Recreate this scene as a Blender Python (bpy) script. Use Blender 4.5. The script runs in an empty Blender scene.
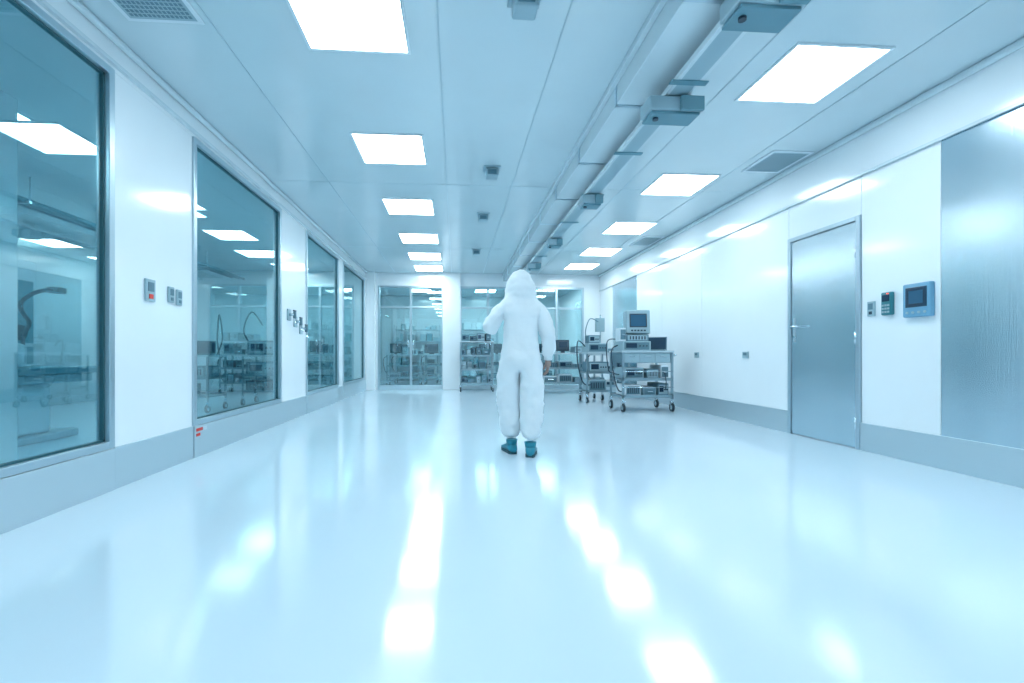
import bpy, bmesh, math, random
from mathutils import Vector, Matrix
random.seed(4)
S = bpy.context.scene
try:
    S.view_settings.view_transform = 'Standard'
    S.view_settings.look = 'None'
except Exception:
    pass

# ------------------------------------------------------------------ materials
def pm(name, col, rough=0.5, metal=0.0, bump=0.0, bscale=20, stretch=(1,1,1), var=0.03, vscale=1.5, coat=0.0, rvar=0.0, spec=0.5, aniso=0.0):
    m = bpy.data.materials.new(name); m.use_nodes = True
    nt = m.node_tree; b = nt.nodes['Principled BSDF']
    b.inputs['Roughness'].default_value = rough
    b.inputs['Metallic'].default_value = metal
    b.inputs['Coat Weight'].default_value = coat
    b.inputs['Coat Roughness'].default_value = 0.06
    b.inputs['Specular IOR Level'].default_value = spec
    if aniso:
        # trowelled finish: grain runs along the corridor
        b.inputs['Anisotropic'].default_value = aniso
        cx = nt.nodes.new('ShaderNodeCombineXYZ'); cx.inputs[1].default_value = 1.0
        nt.links.new(cx.outputs[0], b.inputs['Tangent'])
    tc = nt.nodes.new('ShaderNodeTexCoord')
    mp = nt.nodes.new('ShaderNodeMapping'); mp.inputs['Scale'].default_value = stretch
    nt.links.new(tc.outputs['Object'], mp.inputs['Vector'])
    n = nt.nodes.new('ShaderNodeTexNoise'); n.inputs['Scale'].default_value = vscale; n.inputs['Detail'].default_value = 3
    nt.links.new(mp.outputs['Vector'], n.inputs['Vector'])
    r = nt.nodes.new('ShaderNodeValToRGB')
    r.color_ramp.elements[0].position = 0.3; r.color_ramp.elements[1].position = 0.7
    r.color_ramp.elements[0].color = tuple(c*(1-var) for c in col)+(1,)
    r.color_ramp.elements[1].color = tuple(min(1, c*(1+var)) for c in col)+(1,)
    nt.links.new(n.outputs['Fac'], r.inputs['Fac'])
    nt.links.new(r.outputs['Color'], b.inputs['Base Color'])
    if rvar:
        mr = nt.nodes.new('ShaderNodeMapRange')
        mr.inputs['To Min'].default_value = max(0, rough-rvar); mr.inputs['To Max'].default_value = rough+rvar
        nt.links.new(n.outputs['Fac'], mr.inputs['Value']); nt.links.new(mr.outputs['Result'], b.inputs['Roughness'])
    if bump:
        n2 = nt.nodes.new('ShaderNodeTexNoise'); n2.inputs['Scale'].default_value = bscale; n2.inputs['Detail'].default_value = 4
        nt.links.new(mp.outputs['Vector'], n2.inputs['Vector'])
        bp = nt.nodes.new('ShaderNodeBump'); bp.inputs['Strength'].default_value = bump; bp.inputs['Distance'].default_value = 0.01
        nt.links.new(n2.outputs['Fac'], bp.inputs['Height']); nt.links.new(bp.outputs['Normal'], b.inputs['Normal'])
    return m

def emis(name, col, st):
    m = bpy.data.materials.new(name); m.use_nodes = True
    nt = m.node_tree; nt.nodes.remove(nt.nodes['Principled BSDF'])
    e = nt.nodes.new('ShaderNodeEmission'); e.inputs[0].default_value = col+(1,); e.inputs[1].default_value = st
    nt.links.new(e.outputs[0], nt.nodes['Material Output'].inputs[0]); return m

def glassm(name, tint, f0=0.05, rough=0.0):
    # thin architectural glass: tinted transmission + Schlick reflection (same from both sides)
    m = bpy.data.materials.new(name); m.use_nodes = True
    nt = m.node_tree; nt.nodes.remove(nt.nodes['Principled BSDF'])
    t = nt.nodes.new('ShaderNodeBsdfTransparent'); t.inputs[0].default_value = tint+(1,)
    g = nt.nodes.new('ShaderNodeBsdfGlossy'); g.inputs['Roughness'].default_value = rough
    g.inputs['Color'].default_value = (0.9, 1, 1, 1)
    lw = nt.nodes.new('ShaderNodeLayerWeight'); lw.inputs['Blend'].default_value = 0.5
    p = nt.nodes.new('ShaderNodeMath'); p.operation = 'POWER'; p.inputs[1].default_value = 5.0
    ma = nt.nodes.new('ShaderNodeMath'); ma.operation = 'MULTIPLY_ADD'; ma.inputs[1].default_value = 1-f0; ma.inputs[2].default_value = f0
    nt.links.new(lw.outputs['Facing'], p.inputs[0]); nt.links.new(p.outputs[0], ma.inputs[0])
    x = nt.nodes.new('ShaderNodeMixShader')
    nt.links.new(ma.outputs[0], x.inputs[0]); nt.links.new(t.outputs[0], x.inputs[1]); nt.links.new(g.outputs[0], x.inputs[2])
    nt.links.new(x.outputs[0], nt.nodes['Material Output'].inputs[0]); return m

M = {}
M['floor'] = pm('epoxy_floor', (0.62,0.765,0.87), 0.11, bump=0.005, bscale=2.0, var=0.015, vscale=0.6, rvar=0.02, spec=1.0, aniso=0.62)
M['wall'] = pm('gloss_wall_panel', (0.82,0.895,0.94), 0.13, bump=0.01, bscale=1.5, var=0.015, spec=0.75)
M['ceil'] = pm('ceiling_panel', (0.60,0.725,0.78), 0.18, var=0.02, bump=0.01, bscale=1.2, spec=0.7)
M['seam'] = pm('seam_grey', (0.36,0.48,0.55), 0.5)
M['seaml'] = pm('seam_light', (0.44,0.58,0.64), 0.5)
M['duct'] = pm('white_duct', (0.65,0.765,0.82), 0.2, spec=0.7)
M['steel'] = pm('brushed_steel', (0.60,0.73,0.80), 0.24, 1.0, bump=0.05, bscale=60, stretch=(1,1,0.04), var=0.06, rvar=0.05)
M['steelh'] = pm('brushed_steel_skirting', (0.57,0.69,0.75), 0.34, 0.7, bump=0.04, bscale=60, stretch=(1,0.05,1), var=0.05)
M['frame'] = pm('frame_steel', (0.48,0.61,0.68), 0.3, 0.8, var=0.03)
M['cartm'] = pm('cart_steel', (0.30,0.42,0.48), 0.3, 0.8, var=0.03)
M['chrome'] = pm('chrome', (0.65,0.75,0.8), 0.12, 1.0, var=0.02)
M['dark'] = pm('dark_plastic', (0.02,0.05,0.08), 0.4)
M['gasket'] = pm('window_gasket', (0.02,0.10,0.13), 0.5)
M['rubber'] = pm('black_rubber', (0.015,0.035,0.05), 0.6)
M['grey'] = pm('grey_plastic', (0.10,0.21,0.27), 0.4)
M['lgrey'] = pm('light_grey_plastic', (0.31,0.46,0.53), 0.35)
M['white'] = pm('white_plastic', (0.70,0.80,0.86), 0.3)
M['teal'] = pm('teal_plastic', (0.03,0.20,0.25), 0.4)
M['bluegrey'] = pm('blue_grey_plastic', (0.14,0.35,0.52), 0.35)
M['red'] = pm('red_label', (0.75,0.06,0.04), 0.4)
M['bench'] = pm('bench_blue_grey', (0.12,0.31,0.38), 0.35)
M['screen'] = pm('screen_dark', (0.02,0.05,0.09), 0.08)
M['screen_on'] = emis('screen_lit', (0.06,0.22,0.42), 0.6)
M['led_red'] = emis('led_red', (1.0,0.1,0.05), 1.5)
M['boxteal'] = pm('grille_box', (0.12,0.28,0.35), 0.4)
M['lightpanel'] = emis('led_diffuser', (0.86,0.967,1.0), 16.2)
M['lightpanel_side'] = emis('led_diffuser_side', (0.71,0.95,1.0), 13)
M['lightpanel_rear'] = emis('led_diffuser_rear', (0.76,0.96,1.0), 20)
M['glass'] = glassm('window_glass', (0.68,0.88,0.92), 0.15)
M['glassb'] = glassm('partition_glass', (0.78,0.93,0.955), 0.10)
M['suit'] = pm('coverall_fabric', (0.76,0.84,0.89), 0.65, bump=0.5, bscale=14, stretch=(1,1,0.5), var=0.02)
M['shoe'] = pm('shoe_cover', (0.01,0.24,0.34), 0.45, bump=0.3, bscale=40)
M['sole'] = pm('shoe_sole', (0.01,0.08,0.11), 0.6)
M['skin'] = pm('skin', (0.34,0.24,0.21), 0.5)
M['mask'] = pm('face_mask', (0.55,0.78,0.88), 0.7)

# ------------------------------------------------------------------ mesh builder
class MB:
    def __init__(s): s.bm = bmesh.new(); s.mats = []
    def mi(s, k):
        m = M[k]
        if m not in s.mats: s.mats.append(m)
        return s.mats.index(m)
    def _fin(s, faces, k, smooth=False):
        i = s.mi(k)
        for f in faces:
            f.material_index = i; f.smooth = smooth
    def box(s, a, b, k, bev=0.0, rot=None, piv=None):
        a, b = Vector(a), Vector(b); lo = Vector(map(min, a, b)); hi = Vector(map(max, a, b)); c = (lo+hi)/2; d = hi-lo
        r = bmesh.ops.create_cube(s.bm, size=1.0); vs = r['verts']
        for v in vs: v.co = Vector((v.co.x*d.x, v.co.y*d.y, v.co.z*d.z))+c
        fs = set(f for v in vs for f in v.link_faces)
        if bev > 0:
            es = list(set(e for v in vs for e in v.link_edges))
            rr = bmesh.ops.bevel(s.bm, geom=es, offset=min(bev, min(d)*0.45), segments=2, affect='EDGES', profile=0.5)
            fs = set(rr['faces']); vs = set(v for f in fs for v in f.verts)
            fs = set(f for v in vs for f in v.link_faces)
        if rot is not None:
            p = Vector(piv) if piv is not None else c
            for v in set(v for f in fs for v in f.verts): v.co = rot @ (v.co-p)+p
        s._fin(fs, k)
    def tube(s, pts, r, k, seg=10, closed_caps=True, radii=None):
        pts = [Vector(p) for p in pts]; rings = []
        n = len(pts); prev = None
        for i, p in enumerate(pts):
            t = (pts[min(i+1, n-1)]-pts[max(i-1, 0)]).normalized()
            if prev is None:
                up = Vector((0,0,1)) if abs(t.z) < 0.9 else Vector((1,0,0))
                u = t.cross(up).normalized()
            else:
                u = (prev-t*prev.dot(t)).normalized()
            prev = u; w = t.cross(u)
            rr = radii[i] if radii else r
            rings.append([s.bm.verts.new(p+u*math.cos(a)*rr+w*math.sin(a)*rr) for a in [2*math.pi*j/seg for j in range(seg)]])
        fs = []
        for i in range(n-1):
            for j in range(seg):
                fs.append(s.bm.faces.new((rings[i][j], rings[i][(j+1)%seg], rings[i+1][(j+1)%seg], rings[i+1][j])))
        s._fin(fs, k, True)
        s._fin([s.bm.faces.new(rings[0][::-1]), s.bm.faces.new(rings[-1])], k)
    def cyl(s, p0, p1, r, k, seg=16, r2=None): s.tube([p0, p1], r, k, seg, radii=[r, r2 if r2 is not None else r])
    def hose(s, ctrl, r, k, res=8):
        c = [Vector(x) for x in ctrl]; c = [c[0]]+c+[c[-1]]; out = []
        for i in range(1, len(c)-2):
            for j in range(res):
                t = j/res; a, b, d, e = c[i-1], c[i], c[i+1], c[i+2]
                out.append(0.5*((2*b)+(d-a)*t+(2*a-5*b+4*d-e)*t*t+(3*b-a-3*d+e)*t**3))
        out.append(c[-2]); s.tube(out, r, k, 8)
    def ball(s, c, rad, k, seg=20):
        r = bmesh.ops.create_uvsphere(s.bm, u_segments=seg, v_segments=seg//2+2, radius=1.0)
        for v in r['verts']: v.co = Vector((v.co.x*rad[0], v.co.y*rad[1], v.co.z*rad[2]))+Vector(c)
        s._fin(set(f for v in r['verts'] for f in v.link_faces), k, True)
    def done(s, name, loc=(0,0,0), rz=0.0, parent=None):
        bmesh.ops.recalc_face_normals(s.bm, faces=s.bm.faces)
        me = bpy.data.meshes.new(name); s.bm.to_mesh(me); s.bm.free()
        for m in s.mats: me.materials.append(m)
        o = bpy.data.objects.new(name, me); S.collection.objects.link(o)
        o.location = loc; o.rotation_euler = (0,0,rz)
        if parent: o.parent = parent
        return o

# ------------------------------------------------------------------ room dims (metres)
XL, XR, YB, YF, H = -2.37, 3.96, 12.3, -3.0, 3.13
XLL, YBB = -7.4, 17.2
T = 0.10
b = MB(); b.box((XLL-0.1, YF-0.1, -0.1), (XR+0.1, YBB+0.1, 0), 'floor'); b.done('floor')
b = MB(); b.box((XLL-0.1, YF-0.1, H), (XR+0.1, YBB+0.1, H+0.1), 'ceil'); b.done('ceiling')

# ---- ceiling seams
b = MB()
for x in (-1.62, -0.12, 0.72, 2.2, 3.3):
    b.box((x-0.005, YF, H-0.004), (x+0.005, YB, H+0.001), 'seaml')
for y in (-1.9, 2.0, 5.9, 9.4):
    b.box((XL, y-0.002, H-0.002), (1.24, y+0.002, H+0.001), 'seaml')
    b.box((1.8, y-0.002, H-0.002), (XR, y+0.002, H+0.001), 'seaml')
b.done('trim_ceiling_seams')

# ---- left wall, openings
wins = [(0.55, 3.32), (4.27, 6.34), (7.37, 9.36), (9.72, 11.95)]
Z0, Z1 = 0.29, 2.90
b = MB(); y = YF
for (a, c) in wins:
    b.box((XL-T, y, 0), (XL, a, Z1), 'wall', 0.004); b.box((XL-T, a, 0), (XL, c, Z0), 'wall'); y = c
b.box((XL-T, y, 0), (XL, YB, Z1), 'wall', 0.004)
b.box((XL-T, YF, Z1), (XL, YB, H), 'wall')
b.done('wall_left')
b = MB(); y = YF
for (a, c) in wins+[(YB, YB)]:
    if a-y > 0.02: b.box((XL, y+0.004, 0), (XL+0.014, a-0.004, 0.29), 'steelh', 0.003)
    y = c
b.done('baseboard_left')
b = MB(); b.box((XL, YF, Z1+0.03), (XL+0.03, YB, Z1+0.055), 'duct'); b.box((XL, YF, H-0.05), (XL+0.05, YB, H), 'duct', 0.02); b.done('trim_left')
for i, (a, c) in enumerate(wins):
    b = MB(); x0, x1 = XL-0.07, XL+0.018; w = 0.05
    b.box((x0, a, Z0), (x1, a+w, Z1), 'frame', 0.004); b.box((x0, c-w, Z0), (x1, c, Z1), 'frame', 0.004)
    b.box((x0, a+w, Z1-w), (x1, c-w, Z1), 'frame', 0.004); b.box((x0, a+w, Z0), (x1, c-w, Z0+0.05), 'frame', 0.004)
    g = 0.012
    b.box((XL-0.045, a+w, Z0+0.05), (XL-0.015, a+w+g, Z1-w), 'gasket'); b.box((XL-0.045, c-w-g, Z0+0.05), (XL-0.015, c-w, Z1-w), 'gasket')
    b.box((XL-0.045, a+w, Z1-w-g), (XL-0.015, c-w, Z1-w), 'gasket'); b.box((XL-0.045, a+w, Z0+0.05), (XL-0.015, c-w, Z0+0.05+g), 'gasket')
    b.box((XL-0.034, a+w, Z0+0.05), (XL-0.026, c-w, Z1-w), 'glass')
    # steel kick plate
    b.box((XL, a+0.004, 0), (XL+0.02, c-0.004, Z0-0.004), 'steelh', 0.003)
    if i == 1:
        b.box((XL+0.02, a+0.03, 0.235), (XL+0.024, a+0.13, 0.262), 'red'); b.box((XL+0.02, a+0.14, 0.23), (XL+0.024, a+0.20, 0.265), 'white')
        b.box((XL+0.02, a+0.03, 0.19), (XL+0.024, a+0.09, 0.215), 'red')
    b.done('window_%d' % (i+1))

# ---- right wall panels with real seams
DY0, DY1, DZ = 4.24, 5.12, 2.26
ZP = 2.69
fw = 0.045
OY0, OY1, OZ = DY0-fw-0.002, DY1+fw+0.002, DZ+fw+0.002
b = MB()
b.box((XR+0.02, YF, 0), (XR+T, OY0, H), 'seam'); b.box((XR+0.02, OY1, 0), (XR+T, YB, H), 'seam'); b.box((XR+0.02, OY0, OZ), (XR+T, OY1, H), 'seam')
g = 0.002
for (a, c, k) in ((YF, 0.2, 'wall'), (0.2, 1.9, 'wall'), (1.9, 3.46, 'steel'), (3.46, OY0, 'wall'), (OY1, 7.1, 'wall'), (7.1, 8.5, 'wall'), (8.5, 9.75, 'wall'), (9.75, 11.3, 'steel'), (11.3, YB, 'wall')):
    b.box((XR, a+g, 0), (XR+0.02, c-g, ZP-g), k, 0.003)
b.box((XR, OY0+g, OZ+g), (XR+0.02, OY1-g, ZP-g), 'wall', 0.003)
b.box((XR-0.012, YF, ZP+g), (XR+0.02, YB, H), 'wall', 0.004)
b.done('wall_right')
b = MB()
b.box((XR-0.016, YF, 0), (XR, OY0-0.002, 0.27), 'steelh', 0.003); b.box((XR-0.016, OY1+0.002, 0), (XR, YB, 0.27), 'steelh', 0.003)
b.done('baseboard_right')
b = MB(); b.box((XR-0.03, YF, ZP-0.01), (XR-0.012, YB, ZP+0.015), 'duct'); b.box((XR-0.06, YF, H-0.06), (XR-0.012, YB, H), 'duct', 0.02); b.done('trim_right')

# ---- steel door
b = MB()
b.box((XR-0.02, DY0-fw, 0), (XR+0.06, DY0, DZ+fw), 'frame', 0.004); b.box((XR-0.02, DY1, 0), (XR+0.06, DY1+fw, DZ+fw), 'frame', 0.004)
b.box((XR-0.02, DY0, DZ), (XR+0.06, DY1, DZ+fw), 'frame', 0.004)
b.box((XR-0.006, DY0+0.006, 0.008), (XR+0.04, DY1-0.006, DZ-0.006), 'steel', 0.004)
b.box((XR-0.009, DY1-0.075, 1.08), (XR-0.006, DY1-0.035, 1.36), 'frame', 0.002)
b.cyl((XR-0.006, DY1-0.055, 1.26), (XR-0.06, DY1-0.055, 1.26), 0.011, 'chrome')
b.hose([(XR-0.055, DY1-0.055, 1.26), (XR-0.06, DY1-0.10, 1.26), (XR-0.06, DY1-0.19, 1.255)], 0.010, 'chrome')
b.cyl((XR-0.006, DY1-0.055, 1.14), (XR-0.02, DY1-0.055, 1.14), 0.016, 'chrome')
for z in (0.25, 1.1, 1.95): b.cyl((XR-0.018, DY0+0.0, z-0.06), (XR-0.018, DY0+0.0, z+0.06), 0.009, 'chrome')
b.done('door_1')

# ---- walls closing the place
b = MB(); b.box((XLL, YF-T, 0), (XR+T, YF, H), 'wall'); b.done('wall_front')
b = MB(); b.box((XLL-T, YF, 0), (XLL, YBB, H), 'wall'); b.done('wall_side_room')
b = MB(); b.box((XLL, YBB, 0), (XR+T, YBB+T, H), 'wall'); b.done('wall_rear_room')
b = MB(); b.box((XR, YB+T, 0), (XR+T, YBB, H), 'wall'); b.done('wall_rear_room_side')

# ---- back wall with glazed bays
ZB = 2.78
bays = [(-2.08, -0.34), (0.10, 1.62), (1.98, 3.50)]
b = MB(); x = XLL
for (a, c) in bays:
    b.box((x, YB, 0), (a, YB+T, ZB), 'wall', 0.004); x = c
b.box((x, YB, 0), (XR+T, YB+T, ZB), 'wall', 0.004); b.box((XLL, YB, ZB), (XR+T, YB+T, H), 'wall')
b.box((-0.36, YB-0.10, 0), (0.12, YB, H), 'wall', 0.01)
b.box((XL, YB-0.14, 0), (XL+0.24, YB, H), 'wall', 0.01)
b.done('wall_back')
for i, (a, c) in enumerate(bays):
    b = MB(); y0, y1 = YB-0.02, YB+0.08; w = 0.05
    b.box((a, y0, 0), (a+w, y1, ZB), 'frame', 0.004); b.box((c-w, y0, 0), (c, y1, ZB), 'frame', 0.004)
    b.box((a+w, y0, ZB-w), (c-w, y1, ZB), 'frame', 0.004); b.box((a+w, y0, 0), (c-w, y1, 0.12), 'steelh', 0.004)
    m = (a+c)/2
    b.box((m-0.03, y0, 0.12), (m+0.03, y1, ZB-w), 'frame', 0.004)
    b.box((a+w, y0+0.01, 2.18), (c-w, y1-0.01, 2.23), 'frame', 0.004)
    b.box((a+w, YB+0.025, 0.12), (c-w, YB+0.035, ZB-w), 'glassb')
    for sx in (-0.07, 0.07):
        b.cyl((m+sx, YB-0.05, 0.95), (m+sx, YB-0.05, 1.35), 0.011, 'chrome')
        for z in (1.0, 1.3): b.cyl((m+sx, YB-0.05, z), (m+sx, YB+0.03, z), 0.008, 'chrome')
    b.done('window_%d' % (i+5))

# ------------------------------------------------------------------ lights
def light_panel(x, y, s=0.68, k='lightpanel'):
    b = MB(); h = s/2; e = 0.02; z = H
    for (a, c) in (((-h-e,-h-e),(h+e,-h)), ((-h-e,h),(h+e,h+e)), ((-h-e,-h),(-h,h)), ((h,-h),(h+e,h))):
        b.box((a[0], a[1], -0.012), (c[0], c[1], 0.0), 'white')
    b.box((-h, -h, -0.008), (h, h, -0.001), k)
    b.done('ceiling_light_panel', (x, y, z))
for y in (-1.0, 1.05, 2.99, 4.93, 6.82, 8.65, 10.2, 11.6): light_panel(-0.69, y)  # first two panels are out of view, added to light the foreground
for (x, y) in ((2.76,-1.1), (2.76,1.1), (2.76,3.40), (2.86,5.70), (2.98,7.70), (3.06,9.50), (3.10,11.1)): light_panel(x, y, 0.69)  # first pair here is unseen too, added to brighten the near end
for (x, y) in ((-4.3, 1.2), (-4.3, 4.2), (-4.3, 7.2), (-4.3, 10.2), (-6.3, 2.7), (-6.3, 6.0), (-6.3, 9.5)): light_panel(x, y, 0.68, 'lightpanel_side')
for (x, y) in ((-1.2, 13.6), (-1.2, 15.6), (1.0, 13.6), (1.0, 15.6), (2.9, 14.6)): light_panel(x, y, 0.68, 'lightpanel_rear')

# vents
def vent(x0, x1, y0, y1, nx, ny):
    b = MB(); z = H
    b.box((x0, y0, z-0.012), (x1, y1, z), 'white', 0.003)
    b.box((x0+0.03, y0+0.03, z-0.0135), (x1-0.03, y1-0.03, z-0.011), 'lgrey')
    for i in range(nx):
        for j in range(ny):
            cx = x0+0.045+(x1-x0-0.09)*(i+0.5)/nx; cy = y0+0.045+(y1-y0-0.09)*(j+0.5)/ny
            rx = (x1-x0-0.09)/nx*0.34; ry = (y1-y0-0.09)/ny*0.34
            b.box((cx-rx, cy-ry, z-0.0145), (cx+rx, cy+ry, z-0.0125), 'grey')
    b.done('ceiling_air_vent')
vent(-2.14, -1.66, 2.62, 3.14, 14, 12)
vent(3.40, 3.86, 4.66, 5.22, 12, 12)
vent(3.46, 3.86, 8.2, 8.9, 12, 12)
vent(-2.14, -1.66, -0.4, 0.1, 12, 12)

# ceiling sensors down the middle
for y in (2.76, 5.35, 7.1, 9.5):
    b = MB()
    b.box((-0.10, -0.09, -0.015), (0.10, 0.09, 0), 'lgrey', 0.004)
    b.box((-0.075, -0.07, -0.11), (0.075, 0.07, -0.015), 'lgrey', 0.015)
    b.box((-0.05, -0.075, -0.095), (0.05, -0.068, -0.04), 'grey')
    b.done('ceiling_sensor', (0.42, y, H))

# duct with rail and junction boxes
b = MB()
b.box((1.28, YF, 2.93), (1.78, YB, H), 'duct', 0.006)
b.box((1.24, YF, 3.08), (1.28, YB, H), 'duct', 0.004)
y = YF+1.05
while y < YB-0.3:   # strap hangers round the duct
    b.box((1.272, y, 2.922), (1.788, y+0.035, 2.93), 'frame'); b.box((1.272, y, 2.922), (1.28, y+0.035, 3.08), 'frame'); b.box((1.78, y, 2.922), (1.788, y+0.035, H), 'frame')
    y += 1.1
b.done('ceiling_duct')
b = MB()
b.box((1.50, YF+0.2, 2.80), (1.525, YB-0.5, 2.84), 'duct'); b.box((1.655, YF+0.2, 2.80), (1.68, YB-0.5, 2.84), 'duct')
b.box((1.525, YF+0.2, 2.80), (1.655, YB-0.5, 2.81), 'lgrey')
b.cyl((1.56, YF+0.2, 2.82), (1.56, YB-0.5, 2.82), 0.01, 'grey', 8); b.cyl((1.60, YF+0.2, 2.82), (1.60, YB-0.5, 2.82), 0.01, 'dark', 8)
y = YF+0.5
while y < YB-0.6:
    b.box((1.57, y, 2.81), (1.61, y+0.03, 2.922), 'frame'); b.box((1.46, y-0.01, 2.792), (1.72, y+0.04, 2.80), 'boxteal'); y += 1.1
b.done('cable_tray')
for y, w in ((2.25, 0.36), (3.25, 0.40), (5.25, 0.24), (7.25, 0.24), (9.2, 0.28)):
    b = MB(); h = w/2
    b.box((-h, -0.09, -0.10), (h, 0.09, 0.0), 'lgrey', 0.01)
    b.box((-h+0.02, -0.07, -0.12), (h-0.02, 0.10, -0.10), 'boxteal', 0.004)
    b.box((0.02, -0.12, -0.11), (h-0.01, -0.09, -0.01), 'boxteal', 0.004)
    b.cyl((-h*0.6, 0, -0.135), (-h*0.6, 0, -0.12), 0.02, 'dark')
    b.done('rail_junction_box', (1.58, y, 2.79))

# ------------------------------------------------------------------ wall fixtures
def switch_plate(name, x, y, z, w, h, nx, face='lgrey', inner='dark', extra=None):
    b = MB()
    b.box((0, -w/2, -h/2), (0.018*nx, w/2, h/2), face, 0.004)
    b.box((0.018*nx, -w*0.3, -h*0.05), (0.022*nx, w*0.3, h*0.36), inner)
    if extra: b.box((0.018*nx, -w*0.2, -h*0.38), (0.023*nx, w*0.2, -h*0.18), extra)
    b.done(name, (x, y, z))
switch_plate('wall_control_panel', XL, 3.69, 1.43, 0.11, 0.17, 1, 'lgrey', 'grey', 'red')
switch_plate('light_switch', XL, 3.95, 1.43, 0.07, 0.13, 1, 'lgrey', 'grey', 'grey')
switch_plate('light_switch', XL, 4.06, 1.42, 0.07, 0.13, 1, 'lgrey', 'grey', 'grey')
switch_plate('light_switch', XR, 4.075, 1.37, 0.075, 0.14, -1, 'lgrey', 'grey', 'dark')
switch_plate('power_socket', XR, 5.97, 0.93, 0.12, 0.09, -1, 'lgrey', 'grey')
switch_plate('power_socket', XR, 7.24, 0.93, 0.12, 0.09, -1, 'lgrey', 'grey')
b = MB()  # touchscreen
b.box((-0.045, -0.12, -0.145), (0, 0.12, 0.145), 'bluegrey', 0.012)
b.box((-0.049, -0.09, -0.06), (-0.044, 0.09, 0.11), 'screen', 0.002)
b.box((-0.0505, -0.06, -0.03), (-0.049, 0.06, 0.08), 'screen_on')
for i in range(4): b.cyl((-0.044, -0.075+0.05*i, -0.105), (-0.052, -0.075+0.05*i, -0.105), 0.011, 'lgrey', 10)
b.done('wall_touchscreen', (XR, 3.62, 1.40))
b = MB()  # intercom
b.box((-0.04, -0.05, -0.105), (0, 0.05, 0.105), 'teal', 0.01)
b.box((-0.044, -0.035, 0.02), (-0.039, 0.035, 0.08), 'screen', 0.002)
for i in range(3):
    for j in range(3): b.box((-0.045, -0.035+0.026*i, -0.085+0.03*j), (-0.04, -0.017+0.026*i, -0.067+0.03*j), 'lgrey')
b.box((-0.0445, -0.03, 0.085), (-0.039, -0.01, 0.094), 'led_red')
b.done('wall_intercom', (XR, 3.90, 1.40))
# gas valves between window 2 and 3
for (y, z) in ((6.62, 1.50), (6.88, 1.42), (7.12, 1.33)):
    b = MB()
    b.box((0, -0.06, -0.08), (0.02, 0.06, 0.08), 'lgrey', 0.006)
    b.cyl((0.02, 0, 0), (0.09, 0, 0), 0.02, 'chrome'); b.cyl((0.09, 0, -0.05), (0.09, 0, 0.05), 0.022, 'grey')
    b.box((0.08, -0.05, 0.05), (0.10, 0.05, 0.065), 'dark', 0.004)
    b.hose([(0.09,0,-0.05),(0.09,0,-0.1),(0.12,0,-0.14)], 0.012, 'chrome')
    b.done('wall_gas_valve', (XL, y, z))

# ------------------------------------------------------------------ carts & lab stuff
def caster(b, x, y, r=0.055):
    b.cyl((x, y, 2*r+0.03), (x, y, 2*r+0.07), 0.014, 'chrome', 10)
    b.box((x-0.028, y-0.03, 2*r+0.015), (x+0.028, y+0.03, 2*r+0.03), 'chrome', 0.003)
    for s in (-1, 1): b.box((x+s*0.022-0.003, y-0.018, r-0.012), (x+s*0.022+0.003, y+0.018, 2*r+0.02), 'chrome')
    b.cyl((x-0.016, y, r), (x+0.016, y, r), r, 'rubber', 20); b.cyl((x-0.019, y, r), (x+0.019, y, r), r*0.55, 'lgrey', 14)

def frame_cart(b, w, d, h, shelves, castr=0.055, post=0.015):
    X, Y = w/2, d/2; zb = 2*castr+0.06
    for sx in (-1, 1):
        for sy in (-1, 1):
            x, y = sx*(X-post), sy*(Y-post)
            b.box((x-post, y-post, zb), (x+post, y+post, h), 'cartm', 0.004); caster(b, x, y, castr)
    for z in shelves:
        b.box((-X, -Y, z-0.012), (X, Y, z+0.012), 'cartm', 0.004)
        b.box((-X, -Y, z+0.012), (X, -Y+0.01, z+0.035), 'cartm'); b.box((-X, Y-0.01, z+0.012), (X, Y, z+0.035), 'cartm')
    b.box((-X-0.01, -Y-0.01, h), (X+0.01, Y+0.01, h+0.03), 'steelh', 0.006)

def instrument(b, x0, x1, y0, y1, z0, z1, k='lgrey', style=0):
    b.box((x0, y0, z0), (x1, y1, z1), k, 0.01)
    w, h = x1-x0, z1-z0
    b.box((x0+w*0.06, y0-0.004, z0+h*0.12), (x0+w*0.94, y0, z0+h*0.88), 'grey' if k != 'grey' else 'lgrey', 0.002)
    if style == 0:
        b.box((x0+w*0.12, y0-0.007, z0+h*0.3), (x0+w*0.5, y0-0.003, z0+h*0.78), 'screen')
        for i in range(3): b.cyl((x0+w*(0.6+0.12*i), y0-0.004, z0+h*0.5), (x0+w*(0.6+0.12*i), y0-0.02, z0+h*0.5), min(w, h)*0.07, 'dark', 10)
    elif style == 1:
        for i in range(6): b.box((x0+w*(0.14+0.13*i), y0-0.008, z0+h*0.25), (x0+w*(0.20+0.13*i), y0-0.003, z0+h*0.75), 'dark')
    else:
        b.box((x0+w*0.3, y0-0.022, z0+h*0.46), (x0+w*0.7, y0-0.006, z0+h*0.56), 'chrome', 0.003)

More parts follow.
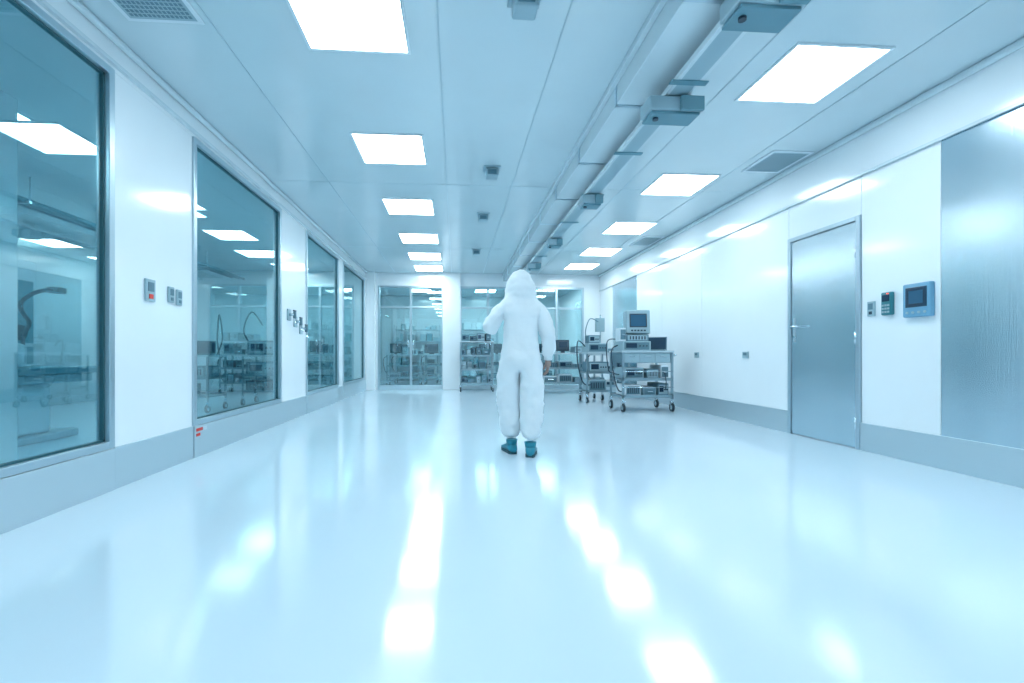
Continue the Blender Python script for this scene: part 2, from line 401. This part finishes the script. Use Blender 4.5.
def monitor(b, x, y, z, w=0.4, h=0.32, d=0.1, case='lgrey', tilt=-0.1, rz=0.0, lit=True):
    R = Matrix.Rotation(rz, 3, 'Z') @ Matrix.Rotation(tilt, 3, 'X'); p = (x, y, z)
    b.box((x-w/2, y, z-h/2), (x+w/2, y+d, z+h/2), case, 0.018, R, p)
    b.box((x-w*0.36, y-0.004, z-h*0.24), (x+w*0.36, y+0.002, z+h*0.34), 'dark', 0.002, R, p)
    b.box((x-w*0.31, y-0.006, z-h*0.19), (x+w*0.31, y-0.003, z+h*0.29), 'screen_on' if lit else 'screen', 0, R, p)
    for i in range(5): b.box((x-w*0.3+i*w*0.13, y-0.006, z-h*0.40), (x-w*0.22+i*w*0.13, y, z-h*0.34), 'dark', 0, R, p)

def laptop(b, x, y, z, rz):
    R = Matrix.Rotation(rz, 3, 'Z'); p = (x, y, z)
    b.box((x-0.17, y-0.12, z), (x+0.17, y+0.12, z+0.02), 'grey', 0.005, R, p)
    b.box((x-0.15, y-0.06, z+0.02), (x+0.15, y+0.08, z+0.023), 'dark', 0, R, p)
    R2 = R @ Matrix.Rotation(-0.3, 3, 'X'); q = Vector(p)+R @ Vector((0, 0.12, 0.015))
    b.box((q.x-0.17, q.y, q.z), (q.x+0.17, q.y+0.012, q.z+0.24), 'grey', 0.004, R2, q)
    b.box((q.x-0.155, q.y-0.003, q.z+0.015), (q.x+0.155, q.y+0.001, q.z+0.225), 'screen', 0, R2, q)

# main equipment cart
b = MB(); w, d, h = 0.86, 0.62, 0.97
frame_cart(b, w, d, h, (0.24, 0.52), 0.07, 0.018)
b.box((-0.40, -0.28, 0.80), (0.40, 0.28, 0.968), 'cartm', 0.006)
for i in range(3):
    b.box((-0.385+i*0.26, -0.292, 0.815), (-0.135+i*0.26, -0.28, 0.955), 'lgrey', 0.004); b.box((-0.31+i*0.26, -0.31, 0.90), (-0.21+i*0.26, -0.292, 0.915), 'chrome', 0.003)
instrument(b, -0.37, -0.05, -0.26, 0.2, 0.54, 0.72, 'lgrey', 0)
instrument(b, 0.0, 0.20, -0.26, 0.2, 0.54, 0.70, 'grey', 1)
instrument(b, 0.24, 0.37, -0.26, 0.2, 0.54, 0.76, 'white', 2)
instrument(b, -0.36, -0.1, -0.26, 0.2, 0.26, 0.44, 'white', 1)
instrument(b, -0.06, 0.16, -0.26, 0.2, 0.26, 0.40, 'lgrey', 2)
instrument(b, 0.20, 0.38, -0.24, 0.2, 0.26, 0.46, 'grey', 0)
for z in (0.66, 0.40): b.cyl((-0.43, -0.31, z), (0.43, -0.31, z), 0.008, 'chrome', 8)
b.hose([(0.44, -0.22, 0.90), (0.53, -0.2, 0.93), (0.53, 0.0, 0.93), (0.53, 0.2, 0.93), (0.44, 0.22, 0.90)], 0.012, 'chrome')
instrument(b, -0.40, 0.08, -0.24, 0.2, 1.0, 1.16, 'lgrey', 0)
instrument(b, -0.32, 0.06, -0.20, 0.16, 1.16, 1.27, 'grey', 1)
instrument(b, -0.42, -0.32, -0.18, 0.05, 1.16, 1.38, 'white', 2)
b.box((-0.14, 0.0, 1.26), (-0.02, 0.08, 1.36), 'grey', 0.01)
monitor(b, -0.08, -0.10, 1.49, 0.40, 0.40, 0.22, 'lgrey', -0.08, -0.12)
laptop(b, 0.25, -0.02, 1.0, -0.55)
b.hose([(-0.38, 0.0, 1.1), (-0.52, -0.05, 1.0), (-0.50, -0.1, 0.6), (-0.44, -0.15, 0.35), (-0.36, -0.2, 0.33)], 0.011, 'dark')
b.hose([(-0.36, 0.1, 1.2), (-0.58, 0.0, 1.15), (-0.56, 0.0, 0.7), (-0.47, 0, 0.62), (-0.37, 0, 0.6)], 0.009, 'dark')
b.hose([(0.30, -0.26, 0.65), (0.28, -0.36, 0.5), (0.30, -0.3, 0.36)], 0.008, 'dark')
b.done('equipment_cart', (3.13, 7.55, 0))

# second, narrower cart with pole and box
b = MB(); frame_cart(b, 0.50, 0.55, 0.95, (0.22, 0.58), 0.055)
instrument(b, -0.2, 0.2, -0.24, 0.2, 0.59, 0.80, 'grey', 0); instrument(b, -0.2, 0.15, -0.24, 0.2, 0.23, 0.45, 'lgrey', 1)
instrument(b, -0.2, 0.2, -0.2, 0.2, 0.98, 1.16, 'lgrey', 0)
instrument(b, -0.18, 0.04, -0.18, 0.1, 1.16, 1.32, 'grey', 0)
b.cyl((0.18, 0.22, 0.98), (0.18, 0.22, 1.75), 0.013, 'chrome'); b.box((0.06, 0.12, 1.4), (0.24, 0.21, 1.68), 'lgrey', 0.01)
b.hose([(-0.2, 0, 1.1), (-0.36, -0.05, 1.2), (-0.38, -0.1, 0.8), (-0.3, -0.2, 0.4), (-0.15, -0.27, 0.35)], 0.012, 'dark')
b.hose([(0.1, 0.1, 1.6), (-0.1, 0.0, 1.65), (-0.22, -0.1, 1.4), (-0.18, -0.1, 1.16)], 0.010, 'grey')
b.done('instrument_trolley', (2.76, 8.9, 0))

# wheeled tables loaded with instruments
def table(loc, w=1.1, d=0.65, h=0.92, seed=1, rz=0.0, mon=False):
    rnd = random.Random(seed); b = MB(); frame_cart(b, w, d, h, (0.25, 0.6), 0.05, 0.018)
    x = -w/2+0.06
    while x < w/2-0.2:
        ww = rnd.uniform(0.12, 0.26); hh = rnd.uniform(0.08, 0.28)
        if mon and rnd.random() < 0.4:
            ww = 0.34; monitor(b, x+0.17, 0, h+0.22, 0.34, 0.28, 0.06, 'dark', -0.1, 0.15, False); b.box((x+0.13, 0, h+0.03), (x+0.21, 0.08, h+0.12), 'dark')
        else:
            instrument(b, x, x+ww, -d/2+0.1, d/2-0.15, h+0.03, h+0.03+hh, rnd.choice(['lgrey','grey','bench','white']), rnd.randint(0,2))
        instrument(b, x, x+ww, -d/2+0.08, d/2-0.15, 0.612, 0.612+hh*0.7, rnd.choice(['lgrey','grey','dark']), rnd.randint(0,2))
        instrument(b, x, x+ww, -d/2+0.08, d/2-0.15, 0.262, 0.262+hh*0.8, rnd.choice(['lgrey','grey','white']), rnd.randint(0,2))
        x += ww+rnd.uniform(0.02, 0.08)
    b.hose([(-w/2, 0, h), (-w/2-0.12, -0.1, 0.8), (-w/2-0.08, -0.15, 0.5), (-w/2+0.05, -0.2, 0.3)], 0.01, 'dark')
    b.done('work_table', loc, rz)
table((2.62, 11.1, 0), 1.15, 0.65, 0.95, 3, 0, True)
table((3.35, 9.9, 0), 0.8, 0.6, 0.92, 5)
# storage rack left of worker
b = MB(); frame_cart(b, 0.85, 0.5, 1.25, (0.2, 0.55, 0.9), 0.05)
rnd = random.Random(9)
for z in (0.212, 0.562, 0.912, 1.28):
    x = -0.38
    while x < 0.28:
        ww = rnd.uniform(0.1, 0.2); instrument(b, x, x+ww, -0.2, 0.15, z, z+rnd.uniform(0.12, 0.24), rnd.choice(['grey','dark','lgrey','bench']), rnd.randint(0,2)); x += ww+0.02
b.done('storage_rack', (0.52, 11.75, 0))

# ---- left room contents
b = MB(); frame_cart(b, 0.95, 0.6, 0.9, (0.25, 0.55), 0.06)
instrument(b, -0.4, 0.0, -0.25, 0.2, 0.56, 0.8, 'dark', 0); instrument(b, 0.05, 0.4, -0.25, 0.2, 0.56, 0.75, 'grey', 1)
instrument(b, -0.4, 0.1, -0.25, 0.2, 0.265, 0.45, 'grey', 1); instrument(b, -0.4, -0.05, -0.2, 0.2, 0.93, 1.15, 'grey', 0)
monitor(b, -0.2, -0.1, 1.36, 0.42, 0.34, 0.08, 'dark', -0.1, 0.2); b.box((-0.24, -0.08, 1.15), (-0.16, 0.0, 1.22), 'dark')
laptop(b, 0.25, 0, 0.93, 0.4)
b.hose([(0.45, 0, 0.9), (0.6, -0.1, 1.2), (0.5, 0, 1.6), (0.42, 0.1, 1.2), (0.4, 0.2, 0.93)], 0.012, 'dark')
b.done('equipment_cart', (-4.45, 7.9, 0))
b = MB(); frame_cart(b, 0.7, 0.6, 0.9, (0.25, 0.55), 0.06)
instrument(b, -0.3, 0.3, -0.25, 0.2, 0.56, 0.8, 'grey', 0); instrument(b, -0.3, 0.2, -0.25, 0.2, 0.265, 0.45, 'dark', 1); instrument(b, -0.3, 0.3, -0.2, 0.2, 0.93, 1.2, 'grey', 0)
b.hose([(-0.3, 0, 1.1), (-0.45, 0, 1.4), (-0.3, 0, 1.75), (-0.1, 0, 1.5)], 0.014, 'dark')
b.done('instrument_trolley', (-3.6, 9.0, 0))
table((-5.9, 9.2, 0), 1.2, 0.65, 0.92, 21, 0.1, True)
table((-3.4, 11.3, 0), 1.2, 0.65, 0.92, 22, 0.0, True)
table((-5.0, 11.6, 0), 1.3, 0.65, 0.92, 23, 0.0, True)
table((-6.9, 3.2, 0), 1.5, 0.65, 0.92, 24, math.pi/2, True)
table((-5.6, 2.6, 0), 1.2, 0.65, 0.92, 27, math.pi/2, True)

# process machine with gooseneck arm seen through window 1
b = MB()
b.box((-0.75, -0.35, 0.72), (0.75, 0.35, 0.80), 'bench', 0.02); b.box((-0.7, -0.3, 0.62), (0.7, 0.3, 0.72), 'lgrey', 0.02)
b.box((-0.25, -0.2, 0.08), (0.25, 0.2, 0.62), 'white', 0.03); b.box((-0.5, -0.3, 0.0), (0.5, 0.3, 0.08), 'lgrey', 0.02)
b.box((-0.7, -0.28, 0.80), (-0.1, 0.28, 1.05), 'white', 0.05)
b.cyl((0.42, 0.25, 0.8), (0.42, 0.25, 1.15), 0.018, 'dark')
b.hose([(0.42, 0.25, 1.15), (0.44, 0.2, 1.30), (0.25, 0.1, 1.40), (0.12, 0.0, 1.50), (0.20, -0.08, 1.62), (0.40, -0.1, 1.68)], 0.022, 'dark')
b.box((0.37, -0.16, 1.64), (0.51, -0.04, 1.71), 'dark', 0.015)
b.done('process_machine', (-4.7, 5.15, 0), math.pi/2)
# tall isolator cabinet
b = MB()
b.box((-0.5, -0.4, 0.75), (0.5, 0.4, 2.3), 'white', 0.02); b.box((-0.45, -0.36, 0), (-0.39, 0.36, 0.75), 'frame'); b.box((0.39, -0.36, 0), (0.45, 0.36, 0.75), 'frame')
b.box((-0.43, -0.412, 1.1), (0.43, -0.40, 2.0), 'bench', 0.004); b.box((-0.43, -0.412, 0.8), (0.43, -0.40, 1.05), 'lgrey', 0.004)
for s in (-0.2, 0.2):
    b.tube([(s, -0.41, 1.25), (s, -0.44, 1.25)], 0.11, 'dark', 20)
b.box((-0.3, -0.42, 2.08), (0.1, -0.40, 2.22), 'screen')
b.done('isolator_cabinet', (-6.6, 6.7, 0), math.pi/2)
b = MB(); b.box((-0.14, -0.14, 0), (0.14, 0.14, H), 'wall', 0.01); b.done('service_column', (-3.9, 4.05, 0))
# overhead service pipes in left room
b = MB()
for i, x in enumerate((0, 0.16, 0.30)):
    b.cyl((x, -0.5, 2.9-0.03*i), (x, 11.8, 2.9-0.03*i), 0.05-0.01*i, 'bench' if i else 'grey')
for y in range(0, 12, 2):
    b.box((-0.06, y-0.02, 2.80), (0.36, y+0.02, 2.83), 'frame'); b.cyl((-0.05, y, 2.8), (-0.05, y, H), 0.008, 'frame', 8); b.cyl((0.35, y, 2.8), (0.35, y, H), 0.008, 'frame', 8)
b.done('service_pipes', (-5.6, 0, 0))
b = MB()
b.cyl((0,0,0), (0,0,-0.35), 0.05, 'grey'); b.hose([(0,0,-0.3), (0.25,0.1,-0.34), (0.5,0.0,-0.42), (0.6,-0.1,-0.6)], 0.035, 'dark'); b.cyl((0.6,-0.1,-0.58), (0.6,-0.1,-0.70), 0.11, 'dark', 20, 0.14)
b.done('extraction_arm', (-4.1, 3.3, H))

# ---- rear room: tables of equipment and shelving
table((-1.55, 13.9, 0), 1.0, 0.65, 0.92, 41, 0, True); table((-0.5, 14.2, 0), 0.9, 0.65, 0.92, 42, 0, True); table((2.5, 14.0, 0), 1.3, 0.65, 0.92, 43, 0, True)
table((-1.3, 15.3, 0), 1.4, 0.65, 0.92, 31, 0, True); table((1.2, 13.9, 0), 1.1, 0.65, 0.92, 32, 0, True); table((2.4, 15.6, 0), 1.4, 0.65, 0.92, 33, 0, True)
def shelf_rack(loc, w, h, seed):
    rnd = random.Random(seed); b = MB()
    for sx in (-1, 1):
        for sy in (-1, 1): b.box((sx*w/2-0.02, sy*0.25-0.02, 0), (sx*w/2+0.02, sy*0.25+0.02, h), 'frame')
    z = 0.15
    while z < h-0.1:
        b.box((-w/2, -0.25, z), (w/2, 0.25, z+0.025), 'frame'); x = -w/2+0.05
        while x < w/2-0.2:
            ww = rnd.uniform(0.08, 0.22)
            if rnd.random() < 0.8: b.box((x, -0.2, z+0.025), (x+ww, 0.15, z+0.025+rnd.uniform(0.1, 0.28)), rnd.choice(['lgrey','white','white','bench','lgrey']), 0.01)
            x += ww+0.03
        z += 0.42
    b.done('shelf_rack', loc)
shelf_rack((-1.4, 16.7, 0), 1.6, 2.0, 1); shelf_rack((0.6, 16.7, 0), 1.8, 2.0, 2)

# ------------------------------------------------------------------ worker
W = bpy.data.objects.new('cleanroom_worker', None); S.collection.objects.link(W)
W.location = (0.60, 4.22, 0.0)
def skinned(name, verts, edges, rad, root, mat, sub=2, disp=0.0):
    me = bpy.data.meshes.new(name); me.from_pydata([Vector(v) for v in verts], edges, [])
    o = bpy.data.objects.new(name, me); S.collection.objects.link(o); o.parent = W
    sk = o.modifiers.new('skin', 'SKIN'); sk.use_smooth_shade = True; sk.branch_smoothing = 0.6
    for i, r in enumerate(rad):
        sv = me.skin_vertices[0].data[i]; sv.radius = r if isinstance(r, tuple) else (r, r); sv.use_root = (i == root)
    sb = o.modifiers.new('sub', 'SUBSURF'); sb.levels = sub; sb.render_levels = sub
    if disp:
        for nm, sc, st in (('folds_big', 0.12, disp), ('folds_small', 0.045, disp*0.55)):
            tx = bpy.data.textures.new(name+nm, 'CLOUDS'); tx.noise_scale = sc; tx.noise_depth = 1
            dm = o.modifiers.new(nm, 'DISPLACE'); dm.texture = tx; dm.strength = st; dm.mid_level = 0.5; dm.texture_coords = 'LOCAL'
    me.materials.append(M[mat]); return o
V = [(0,0,0.93), (0,0,1.06), (0,0.005,1.22), (0,0,1.36), (0,0.0,1.46), (0,0.01,1.55), (0,0.012,1.65), (0,0.0,1.735),
     (0.17,0,1.375), (0.222,-0.01,1.26), (0.255,-0.03,1.12), (0.270,0.02,1.0), (0.270,0.05,0.905),
     (-0.17,0,1.375), (-0.245,0.0,1.27), (-0.290,0.02,1.16), (-0.27,0.14,1.23), (-0.215,0.25,1.33),
     (0.095,-0.01,0.82), (0.103,-0.02,0.66), (0.100,-0.02,0.48), (0.094,-0.05,0.28), (0.086,-0.07,0.14),
     (-0.095,0.02,0.82), (-0.103,0.06,0.66), (-0.096,0.09,0.48), (-0.088,0.09,0.28), (-0.080,0.08,0.13)]
E = [(0,1),(1,2),(2,3),(3,4),(4,5),(5,6),(6,7),(3,8),(8,9),(9,10),(10,11),(11,12),(3,13),(13,14),(14,15),(15,16),(16,17),
     (0,18),(18,19),(19,20),(20,21),(21,22),(0,23),(23,24),(24,25),(25,26),(26,27)]
R = [(0.235,0.17),(0.215,0.155),(0.215,0.15),(0.19,0.13),(0.170,0.13),(0.152,0.145),(0.122,0.13),(0.042,0.052),
     0.100,0.088,0.078,0.068,0.052, 0.100,0.088,0.082,0.070,0.052,
     0.146,0.132,0.120,0.112,0.088, 0.146,0.132,0.120,0.112,0.088]
skinned('hooded_coverall', V, E, R, 0, 'suit', 3, 0.034)

def frame_hand(name, wrist, d, s, n, curl):
    d, s, n = Vector(d).normalized(), Vector(s).normalized(), Vector(n).normalized(); w = Vector(wrist)
    P = [w-d*0.03, w+d*0.02, w+d*0.055]; Ed = [(0,1),(1,2)]; Rr = [0.024, (0.034,0.02), (0.036,0.018)]
    k = 3
    for off in (0.024, 0.008, -0.008, -0.024):
        P.append(w+d*0.085+s*off); Ed.append((2, k)); Rr.append(0.0115); k += 1
    skinned(name+'_palm', P, Ed, Rr, 1, 'skin', 2)
    for nm, off, L in (('index', 0.027, 0.075), ('middle', 0.009, 0.083), ('ring', -0.009, 0.077), ('little', -0.026, 0.060)):
        p = w+d*0.075+s*off; pts = [p]; a = curl*0.4
        for sg in (0.42, 0.32, 0.26):
            dr = d*math.cos(a)+n*math.sin(a)+s*off*1.5; p = p+dr.normalized()*L*sg; pts.append(p); a += curl
        skinned(name+'_'+nm+'_finger', pts, [(0,1),(1,2),(2,3)], [0.0095,0.009,0.008,0.0068], 0, 'skin', 2)
    p = w+d*0.02+s*0.022; pts = [p, p+s*0.022+d*0.022+n*0.01, p+s*0.03+d*0.05+n*0.02, p+s*0.028+d*0.075+n*0.028]
    skinned(name+'_thumb', pts, [(0,1),(1,2),(2,3)], [0.014,0.012,0.010,0.008], 0, 'skin', 2)
frame_hand('right_hand', (0.271,0.06,0.875), (0,0.15,-1), (0,1,0.15), (-1,0,0), 0.45)
frame_hand('left_hand', (-0.195,0.275,1.355), (0.55,0.45,0.65), (0.6,0.1,-0.6), (0.2,0.75,-0.4), 0.6)
b = MB()
b.tube([(0.270,0.048,0.925), (0.271,0.055,0.885)], 0.04, 'suit', 18); b.done('right_cuff', parent=W)
b = MB(); b.tube([(-0.225,0.235,1.315), (-0.20,0.268,1.348)], 0.038, 'suit', 18); b.done('left_cuff', parent=W)
def shoe(name, x, y, rz):
    b = MB(); secs = [(-0.085,0.020,0.05),(-0.075,0.038,0.085),(-0.04,0.045,0.105),(0.01,0.045,0.105),(0.06,0.047,0.085),(0.11,0.052,0.066),(0.16,0.050,0.052),(0.195,0.036,0.040),(0.21,0.015,0.025)]
    rings = []; n = 14
    for (yy, hw, hh) in secs:
        rg = []
        for j in range(n):
            a = 2*math.pi*j/n; cx = math.copysign(abs(math.cos(a))**0.7, math.cos(a))*hw; cz = math.copysign(abs(math.sin(a))**0.7, math.sin(a))
            rg.append(b.bm.verts.new((cx, yy, 0.018+(hh-0.018)*(cz+1)/2)))
        rings.append(rg)
    fs = [b.bm.faces.new((rings[i][j], rings[i][(j+1)%n], rings[i+1][(j+1)%n], rings[i+1][j])) for i in range(len(secs)-1) for j in range(n)]
    fs += [b.bm.faces.new(rings[0][::-1]), b.bm.faces.new(rings[-1])]
    b._fin(fs, 'shoe', True)
    pts = [(0.03,-0.08),(0.043,-0.05),(0.043,0.03),(0.052,0.11),(0.048,0.16),(0.03,0.205),(-0.03,0.205),(-0.048,0.16),(-0.052,0.11),(-0.043,0.03),(-0.043,-0.05),(-0.03,-0.08)]
    lo = [b.bm.verts.new((p[0], p[1], 0.0)) for p in pts]; hi = [b.bm.verts.new((p[0], p[1], 0.028)) for p in pts]
    fs = [b.bm.faces.new(lo[::-1]), b.bm.faces.new(hi)]+[b.bm.faces.new((lo[i], lo[(i+1)%12], hi[(i+1)%12], hi[i])) for i in range(12)]
    b._fin(fs, 'sole')
    b.tube([(0,-0.02,0.08), (0,-0.02,0.135)], 0.05, 'shoe', 18, radii=[0.048, 0.056])
    b.done(name, (x, y, 0), rz, W)
shoe('right_shoe', 0.085, -0.06, -0.25); shoe('left_shoe', -0.079, 0.09, 0.2)
b = MB(); b.ball((0,0.085,1.635), (0.072,0.075,0.098), 'skin', 24)
b.ball((0,0.155,1.632), (0.013,0.018,0.024), 'skin', 12)
for s in (-1, 1): b.ball((0.028*s,0.145,1.652), (0.013,0.012,0.010), 'white', 12); b.ball((0.028*s,0.155,1.652), (0.006,0.005,0.006), 'dark', 10)
b.ball((0,0.100,1.592), (0.062,0.075,0.052), 'mask', 24)
b.tube([(-0.072,0.10,1.655), (-0.055,0.15,1.655), (0,0.172,1.66), (0.055,0.15,1.655), (0.072,0.10,1.655)], 0.006, 'dark', 8)
b.done('face', parent=W)

# ------------------------------------------------------------------ world & camera
wd = bpy.data.worlds.new('World'); S.world = wd; wd.use_nodes = True
wd.node_tree.nodes['Background'].inputs[0].default_value = (0.6,0.8,0.9,1); wd.node_tree.nodes['Background'].inputs[1].default_value = 0.3
cd = bpy.data.cameras.new('camera'); cam = bpy.data.objects.new('camera', cd); S.collection.objects.link(cam)
cd.sensor_width = 36; cd.lens = 16; cd.shift_x = 24/1024; cd.shift_y = 13.5/1024; cd.clip_start = 0.05
cam.location = (0, 0, 0.93); cam.rotation_euler = (math.radians(90), 0, math.radians(-4))
S.camera = cam
